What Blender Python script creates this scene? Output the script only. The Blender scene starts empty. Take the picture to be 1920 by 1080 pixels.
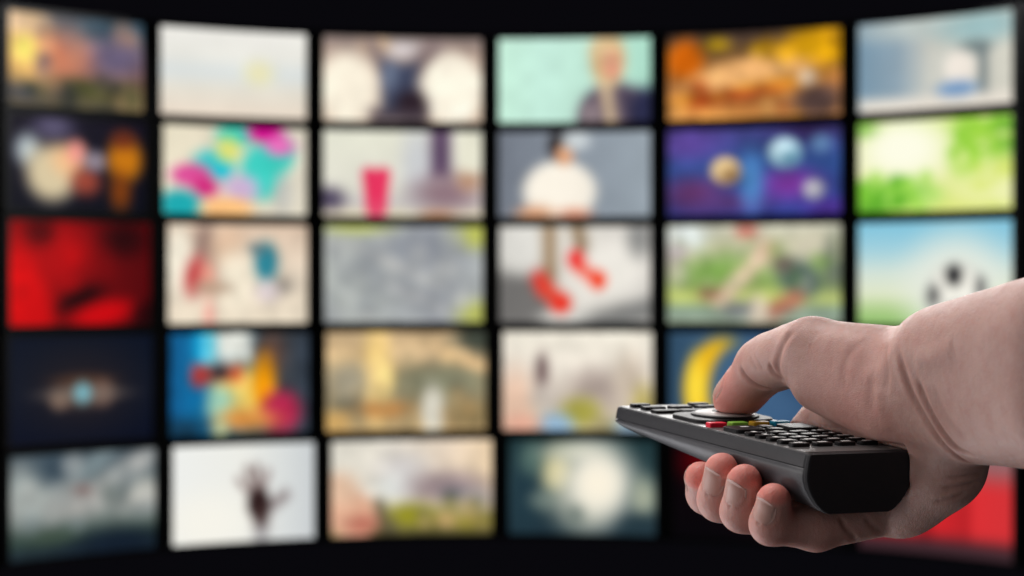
import bpy, bmesh, math
import numpy as np
from mathutils import Vector, Matrix

# ------------------------------------------------------------------ camera, light, exposure
scene = bpy.context.scene
COL = scene.collection
CAM = np.array([0.0, 0.0, 1.2])            # camera position, metres; it looks along +Y
LENS = 70.0
FPX = 1920 * LENS / 36.0

cam_data = bpy.data.cameras.new("camera")
cam = bpy.data.objects.new("camera", cam_data)
COL.objects.link(cam)
cam.location = CAM
cam.rotation_euler = (math.radians(90), 0, 0)
cam_data.lens = LENS
cam_data.sensor_width = 36
cam_data.clip_start = 0.01
cam_data.clip_end = 100
cam_data.dof.use_dof = True
cam_data.dof.focus_distance = 0.79
cam_data.dof.aperture_fstop = 9.4
cam_data.dof.aperture_blades = 0
scene.camera = cam

world = bpy.data.worlds.new("World")
scene.world = world
world.use_nodes = True
wbg = world.node_tree.nodes["Background"]
wbg.inputs[0].default_value = (0.0026, 0.0024, 0.0036, 1)
wbg.inputs[1].default_value = 1.0


def area(name, loc, target, size, power, color, size_y=None):
    d = bpy.data.lights.new(name, 'AREA')
    d.energy = power
    d.color = color
    d.shape = 'RECTANGLE'
    d.size = size
    d.size_y = size_y or size
    o = bpy.data.objects.new(name, d)
    COL.objects.link(o)
    o.location = CAM + np.array(loc)
    v = Vector(CAM + np.array(target)) - o.location
    o.rotation_euler = v.to_track_quat('-Z', 'Y').to_euler()
    return o


HAND_AT = (0.13, 0.78, -0.05)
area("softbox_key", (-0.14, 1.08, 0.72), HAND_AT, 0.7, 6.4, (1.0, 0.95, 0.92), 0.5)
area("softbox_fill", (-0.46, 0.90, 0.04), (0.1, 0.82, -0.06), 0.36, 1.3, (1.0, 0.95, 0.93))
area("softbox_low", (-0.45, 1.20, -0.58), (0.08, 0.84, -0.07), 0.7, 4.4, (0.97, 0.97, 1.0))
area("softbox_front", (-0.55, 0.22, 0.26), HAND_AT, 0.8, 1.6, (1.0, 0.95, 0.94))
area("softbox_under", (0.30, 0.15, -0.60), HAND_AT, 0.6, 0.36, (1.0, 0.94, 0.91))
area("softbox_above_wall", (0.35, 3.55, 0.86), (0.1, 0.8, -0.05), 2.4, 33.0, (1.0, 0.98, 0.96), 0.62)

scene.view_settings.view_transform = 'Standard'
scene.view_settings.look = 'None'
scene.view_settings.gamma = 1.0
scene.view_settings.exposure = 0.0
scene.view_settings.use_curve_mapping = False
scene.render.engine = 'CYCLES'
scene.cycles.use_denoising = True
scene.cycles.max_bounces = 8

# ------------------------------------------------------------------ helpers


def lin(c):
    c = np.asarray(c, float) / 255.0
    return np.where(c <= 0.04045, c / 12.92, ((c + 0.055) / 1.055) ** 2.4)


def new_obj(name, me, parent=None, mat=None, smooth=False):
    o = bpy.data.objects.new(name, me)
    COL.objects.link(o)
    if parent is not None:
        o.parent = parent
    if mat is not None and me is not None:
        me.materials.clear()
        me.materials.append(mat)
    if smooth:
        me.polygons.foreach_set("use_smooth", np.ones(len(me.polygons), bool))
    return o


def mesh(name, verts, faces):
    me = bpy.data.meshes.new(name)
    me.from_pydata([tuple(map(float, v)) for v in verts], [], [tuple(map(int, f)) for f in faces])
    me.update()
    return me


def empty(name, loc):
    o = bpy.data.objects.new(name, None)
    COL.objects.link(o)
    o.location = loc
    o.empty_display_size = 0.02
    return o


def tag(o, label, cat, group=None, kind=None):
    if label:
        o["label"] = label
    if cat:
        o["category"] = cat
    if group:
        o["group"] = group
    if kind:
        o["kind"] = kind
    return o


def material(name, color, rough=0.5, spec=0.5, metal=0.0, bump=0.0, bump_scale=400.0, mottling=0.0):
    m = bpy.data.materials.new(name)
    m.use_nodes = True
    nt = m.node_tree
    b = nt.nodes["Principled BSDF"]
    b.inputs["Base Color"].default_value = (*color, 1)
    b.inputs["Roughness"].default_value = rough
    b.inputs["Specular IOR Level"].default_value = spec
    b.inputs["Metallic"].default_value = metal
    if bump or mottling:
        tc = nt.nodes.new("ShaderNodeTexCoord")
        n = nt.nodes.new("ShaderNodeTexNoise")
        n.inputs["Scale"].default_value = bump_scale
        n.inputs["Detail"].default_value = 3
        nt.links.new(tc.outputs["Object"], n.inputs["Vector"])
        if bump:
            bp = nt.nodes.new("ShaderNodeBump")
            bp.inputs["Strength"].default_value = bump
            bp.inputs["Distance"].default_value = 0.0005
            nt.links.new(n.outputs["Fac"], bp.inputs["Height"])
            nt.links.new(bp.outputs["Normal"], b.inputs["Normal"])
        if mottling:
            n2 = nt.nodes.new("ShaderNodeTexNoise")
            n2.inputs["Scale"].default_value = bump_scale * 0.12
            n2.inputs["Detail"].default_value = 4
            nt.links.new(tc.outputs["Object"], n2.inputs["Vector"])
            mr = nt.nodes.new("ShaderNodeMapRange")
            mr.inputs["To Min"].default_value = max(0.02, rough - mottling)
            mr.inputs["To Max"].default_value = rough + mottling
            nt.links.new(n2.outputs["Fac"], mr.inputs["Value"])
            nt.links.new(mr.outputs["Result"], b.inputs["Roughness"])
    return m


# ------------------------------------------------------------------ the curved video wall
DW = 4.0                                   # distance of the wall's middle
WR = 0.29 * DW                             # its radius of curvature
CY = DW - WR                               # centre of curvature (camera space depth)
XC = -0.01


def wall_pt(phi, z, r_in=0.0):
    r = WR - r_in
    return np.array([XC + r * math.sin(phi), CY + r * math.cos(phi), z])


def px_to_phi(px):
    k = (px - 960) / FPX
    lo, hi = -1.25, 1.25
    for _ in range(60):
        m = 0.5 * (lo + hi)
        p = wall_pt(m, 0)
        if p[0] / p[1] < k:
            lo = m
        else:
            hi = m
    return 0.5 * (lo + hi)


ROW_COLS = [[px_to_phi(p) for p in row] for row in (
    (0, 284, 590, 919, 1236, 1594, 1915), (1, 289, 590, 919, 1236, 1594, 1915), (1, 298, 592, 921, 1236, 1594, 1915),
    (1, 302, 595, 927, 1239, 1595, 1915), (2, 307, 605, 938, 1246, 1596, 1915))]
COLS = ROW_COLS[0]
ROWS = [(540 - p) / FPX * DW for p in (64, 239, 416, 613, 815, 1010)]

m_mount = material("mount_black", (0.004, 0.005, 0.007), 0.7, 0.2, bump=0.1, bump_scale=80)
m_bezel = material("bezel_black_plastic", (0.006, 0.008, 0.011), 0.45, 0.4, bump=0.15, bump_scale=900)

def curved_slab(phi0, phi1, z0, z1, r_front, r_back, n=14):
    """a closed curved box: front face at WR - r_front, back face at WR - r_back"""
    V, F = [], []
    for i in range(n + 1):
        p = phi0 + (phi1 - phi0) * i / n
        for z, r in ((z0, r_front), (z1, r_front), (z1, r_back), (z0, r_back)):
            V.append(CAM + wall_pt(p, z, r))
    for i in range(n):
        a, b = 4 * i, 4 * (i + 1)
        for k in range(4):
            F.append((a + k, a + (k + 1) % 4, b + (k + 1) % 4, b + k))
    F.append((0, 3, 2, 1))
    e = 4 * n
    F.append((e, e + 1, e + 2, e + 3))
    return V, F


V, F = curved_slab(COLS[0] - 0.01, COLS[-1] + 0.01, ROWS[-1] - 0.004, ROWS[0] + 0.004, -0.035, -0.06, 60)
tag(new_obj("video_wall_frame", mesh("video_wall_frame", V, F), None, m_mount, True),
    "black curved support frame behind the rows of screens", "frame")


# ---- pictures on the screens: painted from soft shapes, x to the right and y down in 0..1
def smooth01(t):
    t = np.clip(t, 0, 1)
    return t * t * (3 - 2 * t)


def vnoise(x, y, seed):
    rng = np.random.RandomState(seed)
    g = rng.rand(40, 40)
    xi = np.floor(x).astype(int)
    yi = np.floor(y).astype(int)
    fx = smooth01(x - xi)
    fy = smooth01(y - yi)
    a = g[yi % 40, xi % 40]
    b = g[yi % 40, (xi + 1) % 40]
    c = g[(yi + 1) % 40, xi % 40]
    d = g[(yi + 1) % 40, (xi + 1) % 40]
    return (a * (1 - fx) + b * fx) * (1 - fy) + (c * (1 - fx) + d * fx) * fy


def paint(ops, X, Y, seed):
    img = np.zeros(X.shape + (3,))
    for op in ops:
        k = op[0]
        if k == 'v':                                   # vertical gradient: list of (y, colour)
            st = op[1]
            for c in range(3):
                img[..., c] = np.interp(Y, [s[0] for s in st], [s[1][c] for s in st])
            continue
        if k == 'h':
            st = op[1]
            for c in range(3):
                img[..., c] = np.interp(X, [s[0] for s in st], [s[1][c] for s in st])
            continue
        if k == 'n':                                   # soft mottling
            _, sc, amt = op
            n = vnoise(X * sc * 1.78, Y * sc, seed) + 0.5 * vnoise(X * sc * 4.1, Y * sc * 2.3, seed + 7) - 0.75
            img *= (1 + amt * n)[..., None]
            continue
        if k == 's':                                   # scattered soft dabs
            _, cnt, x0, y0, x1, y1, size, cols, al = op
            rng = np.random.RandomState(seed * 13 + cnt)
            for _i in range(cnt):
                cx, cy = x0 + (x1 - x0) * rng.rand(), y0 + (y1 - y0) * rng.rand()
                rx = size * (0.5 + rng.rand())
                ry = rx * (0.5 + rng.rand()) * 1.6
                q = np.sqrt(((X - cx) / rx) ** 2 + ((Y - cy) / ry) ** 2)
                m = (smooth01((1.5 - q) / 1.1) * al)[..., None]
                img = img * (1 - m) + np.array(cols[rng.randint(len(cols))], float) * m
            continue
        if k == 'e':
            _, cx, cy, rx, ry, colr, soft = op[:7]
            rot = math.radians(op[7]) if len(op) > 7 else 0
            dx, dy = (X - cx) * 1.78, Y - cy
            ux, uy = dx * math.cos(rot) + dy * math.sin(rot), -dx * math.sin(rot) + dy * math.cos(rot)
            q = np.sqrt((ux / (rx * 1.78)) ** 2 + (uy / ry) ** 2)
            m = smooth01((1 + soft - q) / (2 * soft))
        elif k == 'r':
            _, x0, y0, x1, y1, colr, soft = op
            q = np.maximum(np.maximum(x0 - X, X - x1) * 1.78, np.maximum(y0 - Y, Y - y1))
            m = smooth01((soft - q) / (2 * soft))
        elif k == 'l':
            _, x0, y0, x1, y1, w, colr, soft = op
            ax, ay = (X - x0) * 1.78, Y - y0
            bx, by = (x1 - x0) * 1.78, y1 - y0
            t = np.clip((ax * bx + ay * by) / (bx * bx + by * by), 0, 1)
            q = np.hypot(ax - t * bx, ay - t * by) - w
            m = smooth01((soft - q) / (2 * soft))
        img = img * (1 - m[..., None]) + np.array(colr, float) * m[..., None]
    g = img.mean(-1, keepdims=True)
    img = np.clip(g + (img - g) * 1.08, 0, 255)
    return 255 * (img / 255) ** 1.08


def soften(img, sig):
    """the broadcast pictures are soft themselves"""
    k = np.exp(-0.5 * (np.arange(-8, 9) / sig) ** 2)
    k /= k.sum()
    for ax in (0, 1):
        pad = [(0, 0)] * 3
        pad[ax] = (8, 8)
        q = np.pad(img, pad, mode='edge')
        n = img.shape[ax]
        img = sum(w * np.take(q, np.arange(i, i + n), axis=ax) for i, w in enumerate(k))
    return img


P = {}
P[0, 0] = ("glowing orange sunset over dark hills, in the top left corner of the wall", [
    ('v', [(0, (120, 112, 115)), (.3, (175, 140, 125)), (.55, (165, 120, 108)), (.72, (120, 98, 82)), (1, (72, 70, 62))]),
    ('e', .85, .08, .4, .22, (62, 84, 98), .8), ('e', .8, .42, .25, .2, (112, 102, 128), .8),
    ('e', .38, .45, .2, .22, (205, 130, 100), .9), ('e', .1, .42, .17, .45, (240, 196, 120), .8),
    ('e', .12, .38, .07, .13, (255, 240, 125), .9), ('e', .05, .1, .2, .12, (225, 195, 160), .9),
    ('e', .62, .8, .2, .1, (78, 80, 44), .8, 12), ('e', .12, .85, .15, .1, (62, 66, 76), .8),
    ('e', .92, .92, .1, .1, (175, 145, 105), .8), ('s', 26, .0, .7, 1.0, 1.0, .05, [(60, 66, 44), (110, 100, 70), (48, 52, 50), (140, 118, 84)], .5), ('s', 16, .2, .1, 1.0, .6, .07, [(150, 124, 122), (112, 100, 124), (200, 146, 116)], .35), ('n', 6, .25)])
P[0, 1] = ("pale white beach haze with a faint yellow spot", [
    ('v', [(0, (240, 238, 232)), (.3, (236, 235, 228)), (.5, (222, 227, 226)), (.7, (229, 224, 212)), (1, (236, 222, 206))]),
    ('e', .68, .48, .09, .13, (234, 229, 190), .9), ('n', 3, .03)])
P[0, 2] = ("dark waistcoat figure between two round white lights", [
    ('v', [(0, (140, 126, 122)), (.2, (185, 165, 152)), (.5, (232, 214, 196)), (1, (222, 202, 182))]),
    ('e', .15, .62, .18, .42, (253, 244, 226), .35), ('e', .81, .6, .19, .42, (255, 247, 230), .2),
    ('e', .5, .14, .2, .09, (212, 204, 204), .7), ('e', .33, .1, .08, .09, (232, 196, 150), .8),
    ('l', .4, .36, .3, .06, .09, (150, 134, 130), .08), ('l', .58, .36, .7, .06, .1, (142, 126, 124), .08), ('r', .37, .3, .6, .95, (72, 78, 100), .1), ('e', .56, .8, .1, .18, (48, 36, 44), .6),
    ('e', .42, .45, .05, .16, (112, 122, 142), .8), ('r', .3, .86, .66, 1, (80, 70, 78), .1), ('n', 8, .1)])
P[0, 3] = ("blonde person in a dark jacket against mint green", [
    ('h', [(0, (205, 240, 222)), (.3, (202, 236, 222)), (.7, (196, 230, 214)), (1, (182, 226, 208))]),
    ('e', .77, .95, .25, .42, (104, 92, 106), .2), ('e', .98, .9, .12, .3, (50, 52, 80), .4),
    ('e', .72, .26, .115, .32, (214, 184, 140), .35), ('e', .69, .14, .08, .12, (226, 200, 158), .8), ('e', .745, .32, .062, .17, (232, 178, 150), .5), ('e', .745, .27, .05, .03, (176, 128, 104), .9), ('e', .75, .42, .03, .025, (196, 110, 98), .9), ('l', .6, .75, .56, 1.0, .03, (74, 64, 80), .08), ('l', .84, .7, .88, 1.0, .03, (60, 56, 76), .08),
    ('l', .7, .55, .74, 1, .06, (222, 198, 162), .1), ('e', .6, .92, .06, .16, (150, 136, 140), .8), ('n', 6, .06)])
P[0, 4] = ("golden brown bread and bright yellow food", [
    ('v', [(0, (76, 62, 58)), (.25, (130, 98, 60)), (.6, (178, 122, 74)), (1, (188, 134, 84))]),
    ('e', .1, .3, .1, .24, (214, 112, 22), .5), ('e', .88, .2, .22, .22, (222, 166, 26), .5),
    ('e', .55, .22, .07, .1, (196, 156, 30), .7), ('e', .28, .12, .07, .07, (170, 140, 30), .7),
    ('e', .45, .5, .36, .2, (226, 176, 120), .4, -12), ('e', .55, .66, .35, .1, (208, 146, 58), .6, -10),
    ('e', .2, .78, .1, .1, (196, 84, 38), .8), ('e', .45, .72, .2, .05, (182, 90, 52), .8, -10),
    ('e', .86, .82, .14, .2, (94, 74, 70), .6), ('s', 30, .05, .6, .75, 1.0, .045, [(214, 150, 60), (190, 90, 40), (228, 176, 110), (150, 90, 50)], .6), ('s', 12, .5, .1, 1.0, .4, .05, [(230, 176, 30), (150, 110, 30)], .6), ('e', .3, .95, .3, .08, (222, 160, 92), .8), ('e', .8, .55, .05, .08, (205, 190, 175), .9),
    ('n', 8, .3)])
P[0, 5] = ("white jug shape beside a blue grey wall, top right corner of the wall", [
    ('h', [(0, (130, 156, 174)), (.25, (150, 168, 180)), (.45, (206, 206, 198)), (1, (216, 214, 202))]),
    ('e', .55, .08, .5, .14, (196, 204, 200), .8), ('e', .8, .15, .25, .16, (164, 194, 196), .8), ('r', 0, .86, 1, 1.1, (232, 225, 214), .08),
    ('e', .75, .36, .11, .08, (128, 142, 142), .6), ('r', .77, .35, .83, .85, (122, 132, 134), .07),
    ('e', .65, .58, .1, .2, (240, 232, 222), .4), ('e', .63, .8, .13, .09, (134, 164, 198), .5), ('n', 4, .05)])
P[1, 0] = ("cream and orange glow on a nearly black picture", [
    ('v', [(0, (22, 18, 34)), (1, (12, 14, 28))]),
    ('e', .33, .1, .14, .13, (96, 90, 116), .8), ('e', .14, .36, .09, .16, (190, 200, 202), .8),
    ('e', .32, .6, .19, .3, (218, 203, 170), .45), ('e', .45, .45, .12, .16, (242, 196, 150), .8), ('e', .5, .36, .06, .12, (240, 160, 150), .8),
    ('e', .57, .68, .1, .14, (160, 78, 62), .8), ('e', .64, .45, .08, .1, (158, 148, 160), .8),
    ('e', .85, .42, .12, .24, (196, 124, 22), .5), ('e', .84, .2, .08, .1, (110, 50, 30), .8), ('e', .82, .78, .07, .2, (128, 66, 18), .8)])
P[1, 1] = ("bunch of teal, pink and orange balloons", [
    ('h', [(0, (234, 226, 204)), (.7, (226, 217, 198)), (1, (222, 216, 200))]),
    ('e', .5, .1, .12, .12, (70, 204, 186), .5), ('e', .7, .5, .15, .32, (78, 208, 196), .35), ('e', .82, .3, .1, .2, (70, 200, 186), .5),
    ('e', .36, .42, .14, .16, (82, 204, 206), .5), ('e', .42, .5, .06, .1, (40, 196, 216), .8),
    ('e', .46, .26, .08, .14, (226, 226, 130), .7), ('e', .72, .06, .12, .1, (208, 26, 146), .5), ('e', .82, .2, .1, .11, (232, 122, 190), .6),
    ('e', .2, .56, .14, .13, (218, 92, 158), .4), ('e', .3, .7, .09, .11, (206, 56, 130), .6),
    ('e', .55, .7, .12, .15, (208, 184, 214), .6), ('e', .12, .9, .15, .17, (42, 172, 178), .4), ('e', .45, .93, .18, .13, (250, 198, 140), .4),
    ('e', .84, .75, .06, .2, (196, 196, 190), .9), ('n', 5, .06)])
P[1, 2] = ("bright pink cup on a pale table", [
    ('v', [(0, (234, 234, 218)), (.7, (226, 224, 212)), (.85, (206, 202, 200)), (1, (230, 220, 190))]),
    ('e', .6, .4, .1, .45, (206, 208, 210), .8), ('r', .68, -.1, .81, .55, (98, 78, 104), .09),
    ('e', .78, .72, .2, .2, (150, 126, 134), .8), ('e', .92, .56, .07, .13, (186, 150, 126), .8), ('e', .93, .22, .08, .26, (232, 230, 212), .3),
    ('e', .03, .8, .1, .13, (84, 76, 98), .8), ('l', .285, .5, .31, .9, .07, (226, 66, 104), .04), ('l', .385, .5, .36, .9, .07, (226, 66, 104), .04), ('r', .29, .45, .38, .92, (228, 66, 106), .06), ('l', .335, .9, .335, 1.0, .08, (228, 90, 122), .08),
    ('e', .72, .98, .1, .05, (190, 146, 116), .8), ('n', 4, .05)])
P[1, 3] = ("person in a white shirt and cap against blue grey", [
    ('h', [(0, (122, 128, 138)), (.4, (142, 150, 160)), (1, (160, 170, 178))]),
    ('e', .4, .7, .24, .36, (250, 243, 230), .22), ('e', .385, .16, .06, .16, (46, 42, 44), .5),
    ('e', .43, .27, .06, .12, (220, 168, 132), .5), ('e', .51, .1, .09, .11, (206, 212, 214), .6),
    ('e', .24, .97, .12, .1, (216, 166, 132), .7), ('e', .5, .97, .1, .07, (220, 156, 130), .8), ('n', 4, .05)])
P[1, 4] = ("coloured planets in violet blue space", [
    ('v', [(0, (74, 72, 128)), (.4, (58, 86, 142)), (1, (62, 70, 140))]),
    ('e', .1, .15, .2, .2, (98, 78, 150), .9), ('e', .15, .75, .16, .18, (112, 66, 116), .9), ('e', .35, .85, .2, .1, (92, 66, 120), .9),
    ('e', .7, .65, .16, .16, (128, 66, 156), .9), ('e', .48, .6, .06, .3, (92, 146, 200), .9), ('e', .92, .92, .12, .1, (86, 60, 146), .9),
    ('e', .8, .05, .16, .1, (56, 44, 86), .9),
    ('e', .33, .48, .085, .155, (206, 176, 130), .22), ('e', .32, .46, .055, .1, (240, 214, 164), .5),
    ('e', .67, .29, .1, .17, (150, 186, 200), .22), ('e', .66, .25, .065, .11, (200, 224, 232), .5),
    ('e', .88, .2, .06, .1, (98, 128, 164), .5), ('e', .84, .72, .065, .12, (150, 150, 166), .3), ('e', .83, .7, .035, .06, (208, 204, 208), .5), ('e', .355, .53, .05, .09, (150, 120, 84), .7), ('e', .7, .35, .05, .08, (104, 146, 166), .7),
    ('n', 5, .25)])
P[1, 5] = ("sunlit bright green leaves", [
    ('v', [(0, (216, 232, 150)), (.5, (236, 238, 186)), (1, (224, 232, 140))]),
    ('e', .28, .3, .28, .34, (254, 253, 234), .7), ('e', .72, .42, .12, .22, (162, 214, 74), .8), ('e', .78, .1, .16, .14, (160, 210, 80), .8),
    ('e', 1, .2, .14, .24, (110, 172, 52), .8), ('e', .2, .82, .26, .16, (150, 208, 88), .8), ('e', .02, .95, .14, .14, (96, 160, 56), .8),
    ('e', .0, .05, .1, .1, (140, 190, 90), .9), ('e', .8, .75, .16, .16, (236, 240, 176), .8), ('s', 46, .0, .62, .5, 1.0, .035, [(120, 190, 60), (170, 220, 100), (200, 232, 150), (96, 170, 50)], .7),
    ('s', 26, .6, .0, 1.0, .45, .035, [(130, 196, 50), (176, 222, 80), (236, 240, 180)], .65), ('s', 14, .75, .5, 1.0, 1.0, .05, [(214, 228, 120), (240, 242, 190)], .6)])
P[2, 0] = ("deep red fabric folds on black", [
    ('h', [(0, (110, 8, 12)), (.4, (96, 8, 14)), (.7, (104, 8, 14)), (1, (84, 7, 12))]),
    ('e', .1, .62, .17, .5, (226, 14, 18), .7), ('e', .36, .32, .2, .34, (172, 14, 20), .7, 20), ('e', .2, .9, .14, .2, (196, 12, 18), .8),
    ('e', .22, .1, .1, .12, (70, 4, 8), .8), ('e', .82, .16, .14, .16, (44, 4, 8), .8), ('e', .52, .74, .16, .1, (36, 4, 8), .7, -18),
    ('e', .66, .9, .22, .12, (196, 10, 20), .6, -10), ('e', .97, .92, .08, .14, (40, 4, 8), .8), ('s', 18, .0, .1, .7, 1.0, .08, [(210, 16, 20), (120, 8, 14), (160, 12, 18)], .22)])
P[2, 1] = ("blurred figures in red and teal on beige", [
    ('v', [(0, (216, 194, 174)), (.5, (226, 212, 194)), (1, (234, 222, 202))]),
    ('e', .08, .35, .09, .34, (240, 233, 216), .6), ('e', .27, .2, .07, .2, (162, 136, 126), .8), ('e', .2, .52, .075, .2, (196, 88, 88), .6, 18),
    ('e', .3, .55, .06, .16, (226, 160, 142), .8), ('e', .44, .22, .12, .2, (222, 192, 166), .8), ('e', .5, .58, .13, .3, (242, 232, 212), .6),
    ('e', .71, .38, .085, .2, (56, 134, 150), .45), ('e', .64, .24, .06, .06, (110, 130, 134), .8), ('e', .32, .64, .12, .07, (184, 160, 140), .8),
    ('e', .83, .62, .08, .09, (160, 152, 142), .8), ('e', .72, .68, .08, .1, (220, 208, 210), .8), ('e', .3, .92, .04, .13, (236, 178, 164), .8), ('n', 8, .12)])
P[2, 2] = ("plain grey stone surface with yellow green corners", [
    ('h', [(0, (184, 188, 184)), (.3, (176, 180, 178)), (.7, (164, 167, 172)), (1, (176, 180, 180))]),
    ('e', .65, .22, .25, .16, (146, 150, 158), .8), ('e', .5, .45, .35, .06, (190, 190, 188), .9, 24), ('e', .6, .75, .22, .05, (182, 182, 182), .9, 24),
    ('e', .95, .08, .13, .14, (190, 194, 104), .8), ('e', .97, .92, .12, .14, (186, 190, 108), .8), ('e', .2, .02, .2, .06, (196, 202, 128), .8), ('s', 40, .0, .1, .9, 1.0, .06, [(150, 154, 158), (186, 188, 186), (198, 198, 194), (140, 144, 150)], .4), ('n', 9, .1)])
P[2, 3] = ("legs wearing red shoes on grey steps", [
    ('h', [(0, (206, 204, 198)), (.5, (226, 222, 214)), (1, (212, 208, 202))]),
    ('r', -.1, .48, .34, 1.1, (122, 120, 118), .12), ('e', .16, .2, .14, .26, (228, 226, 220), .6), ('e', .72, .45, .26, .3, (240, 236, 228), .5),
    ('l', .55, 1.05, 1.05, .84, .12, (132, 132, 130), .1), ('e', .93, .1, .08, .2, (150, 150, 148), .8), ('e', .42, .95, .15, .08, (214, 212, 206), .8),
    ('l', .325, -.1, .33, .5, .07, (158, 132, 102), .1), ('l', .5, -.1, .54, .2, .07, (146, 122, 94), .1),
    ('l', .26, .55, .29, .64, .08, (232, 66, 56), .1), ('l', .31, .66, .41, .8, .07, (232, 82, 62), .1), ('e', .4, .8, .07, .1, (232, 70, 56), .5),
    ('e', .505, .34, .055, .1, (232, 66, 66), .6), ('l', .53, .42, .64, .56, .05, (234, 80, 62), .1), ('e', .655, .56, .05, .09, (236, 80, 52), .6), ('n', 5, .05)])
P[2, 4] = ("person exercising on a green park lawn", [
    ('v', [(0, (212, 210, 194)), (.2, (196, 196, 164)), (.4, (152, 172, 120)), (.62, (148, 170, 104)), (.7, (196, 206, 126)), (.78, (190, 200, 126)), (.86, (142, 162, 148)), (1, (160, 172, 152))]),
    ('e', .1, .12, .12, .14, (226, 234, 232), .8), ('e', .45, .06, .06, .07, (206, 130, 116), .8), ('e', .06, .38, .07, .2, (206, 190, 198), .8), ('e', .3, .5, .2, .14, (134, 168, 92), .9),
    ('e', .82, .24, .14, .16, (206, 200, 180), .8), ('e', .96, .4, .06, .26, (110, 118, 108), .8), ('e', .76, .56, .12, .16, (74, 90, 104), .7, 30), ('e', .66, .4, .06, .08, (120, 108, 100), .8),
    ('l', .3, .76, .58, .24, .08, (224, 200, 176), .08), ('e', .56, .25, .05, .09, (222, 188, 170), .8), ('e', .24, .7, .06, .07, (150, 112, 96), .8), ('l', .6, .88, .74, .74, .07, (182, 116, 98), .09),
    ('e', .51, .88, .06, .16, (222, 208, 188), .7), ('e', .4, .86, .08, .08, (128, 130, 132), .8), ('s', 24, .0, .15, 1.0, .6, .04, [(120, 158, 80), (206, 206, 170), (160, 180, 120)], .4), ('n', 8, .14)])
P[2, 5] = ("white and black football under a blue sky", [
    ('v', [(0, (138, 198, 220)), (.25, (168, 210, 222)), (.5, (216, 228, 218)), (.7, (226, 232, 206)), (.85, (182, 208, 150)), (1, (148, 190, 116))]),
    ('e', .62, .66, .3, .5, (232, 236, 226), .6), ('e', .625, .76, .2, .37, (192, 196, 190), .14), ('e', .62, .74, .18, .33, (246, 244, 234), .25), ('e', .61, .52, .055, .1, (48, 48, 50), .5), ('e', .477, .72, .045, .11, (116, 116, 114), .6),
    ('e', .785, .64, .04, .11, (128, 128, 126), .6), ('e', .64, .84, .06, .05, (160, 158, 152), .8)])
P[3, 0] = ("small cyan light with a brown halo on dark navy", [
    ('v', [(0, (14, 22, 38)), (.5, (16, 24, 40)), (1, (12, 18, 36))]),
    ('e', .52, .5, .34, .36, (36, 32, 38), .9), ('e', .52, .55, .19, .11, (108, 88, 78), .7), ('e', .52, .42, .2, .05, (84, 60, 48), .8),
    ('e', .36, .6, .06, .08, (146, 122, 106), .8), ('e', .66, .55, .06, .1, (140, 112, 100), .8), ('e', .52, .55, .26, .05, (120, 108, 100), .9), ('e', .52, .54, .055, .09, (130, 186, 198), .7)])
P[3, 1] = ("face with red sunglasses among blue and yellow paint", [
    ('h', [(0, (24, 92, 138)), (.2, (30, 118, 164)), (.6, (60, 92, 110)), (.75, (72, 72, 74)), (1, (58, 68, 80))]),
    ('e', .26, .14, .08, .2, (40, 182, 226), .7), ('r', .27, -.1, .6, .28, (232, 234, 226), .1), ('e', .3, .12, .04, .2, (110, 210, 230), .9),
    ('e', .72, .2, .1, .2, (96, 74, 66), .8), ('e', .5, .6, .2, .26, (238, 210, 120), .5), ('e', .34, .66, .12, .14, (164, 206, 186), .7), ('e', .68, .5, .08, .26, (238, 160, 22), .7),
    ('e', .2, .6, .07, .2, (22, 112, 160), .8), ('r', .18, .33, .52, .46, (212, 84, 56), .09), ('e', .36, .385, .08, .07, (62, 58, 62), .6), ('e', .22, .42, .06, .1, (176, 66, 66), .8),
    ('e', .8, .78, .14, .2, (180, 50, 86), .5), ('e', .55, .86, .2, .1, (216, 150, 80), .8), ('e', .36, .93, .06, .1, (204, 206, 160), .8), ('e', .1, .95, .16, .12, (26, 60, 82), .8), ('n', 9, .2)])
P[3, 2] = ("warm sunlit street with a bright yellow streak", [
    ('v', [(0, (196, 172, 138)), (.25, (220, 192, 150)), (.45, (176, 158, 124)), (.7, (156, 142, 112)), (1, (196, 168, 124))]),
    ('e', .72, .5, .32, .18, (134, 134, 112), .8), ('e', .95, .1, .14, .18, (66, 72, 64), .7), ('e', .6, .22, .3, .08, (228, 200, 160), .8), ('e', .9, .3, .2, .06, (222, 190, 146), .8, 20),
    ('e', .32, .4, .085, .5, (246, 214, 146), .6), ('e', .36, .5, .06, .2, (254, 228, 156), .8), ('e', .14, .5, .12, .2, (168, 160, 140), .8), ('e', .14, .78, .1, .1, (110, 108, 94), .8),
    ('e', .35, .78, .16, .08, (190, 138, 84), .8), ('e', .67, .8, .07, .25, (226, 222, 208), .5), ('e', .05, .9, .1, .1, (206, 170, 110), .8), ('e', .92, .85, .12, .12, (140, 124, 90), .8), ('s', 36, .0, .1, 1.0, 1.0, .04, [(120, 114, 96), (214, 184, 136), (150, 138, 110), (196, 160, 110)], .35), ('n', 9, .18)])
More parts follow.
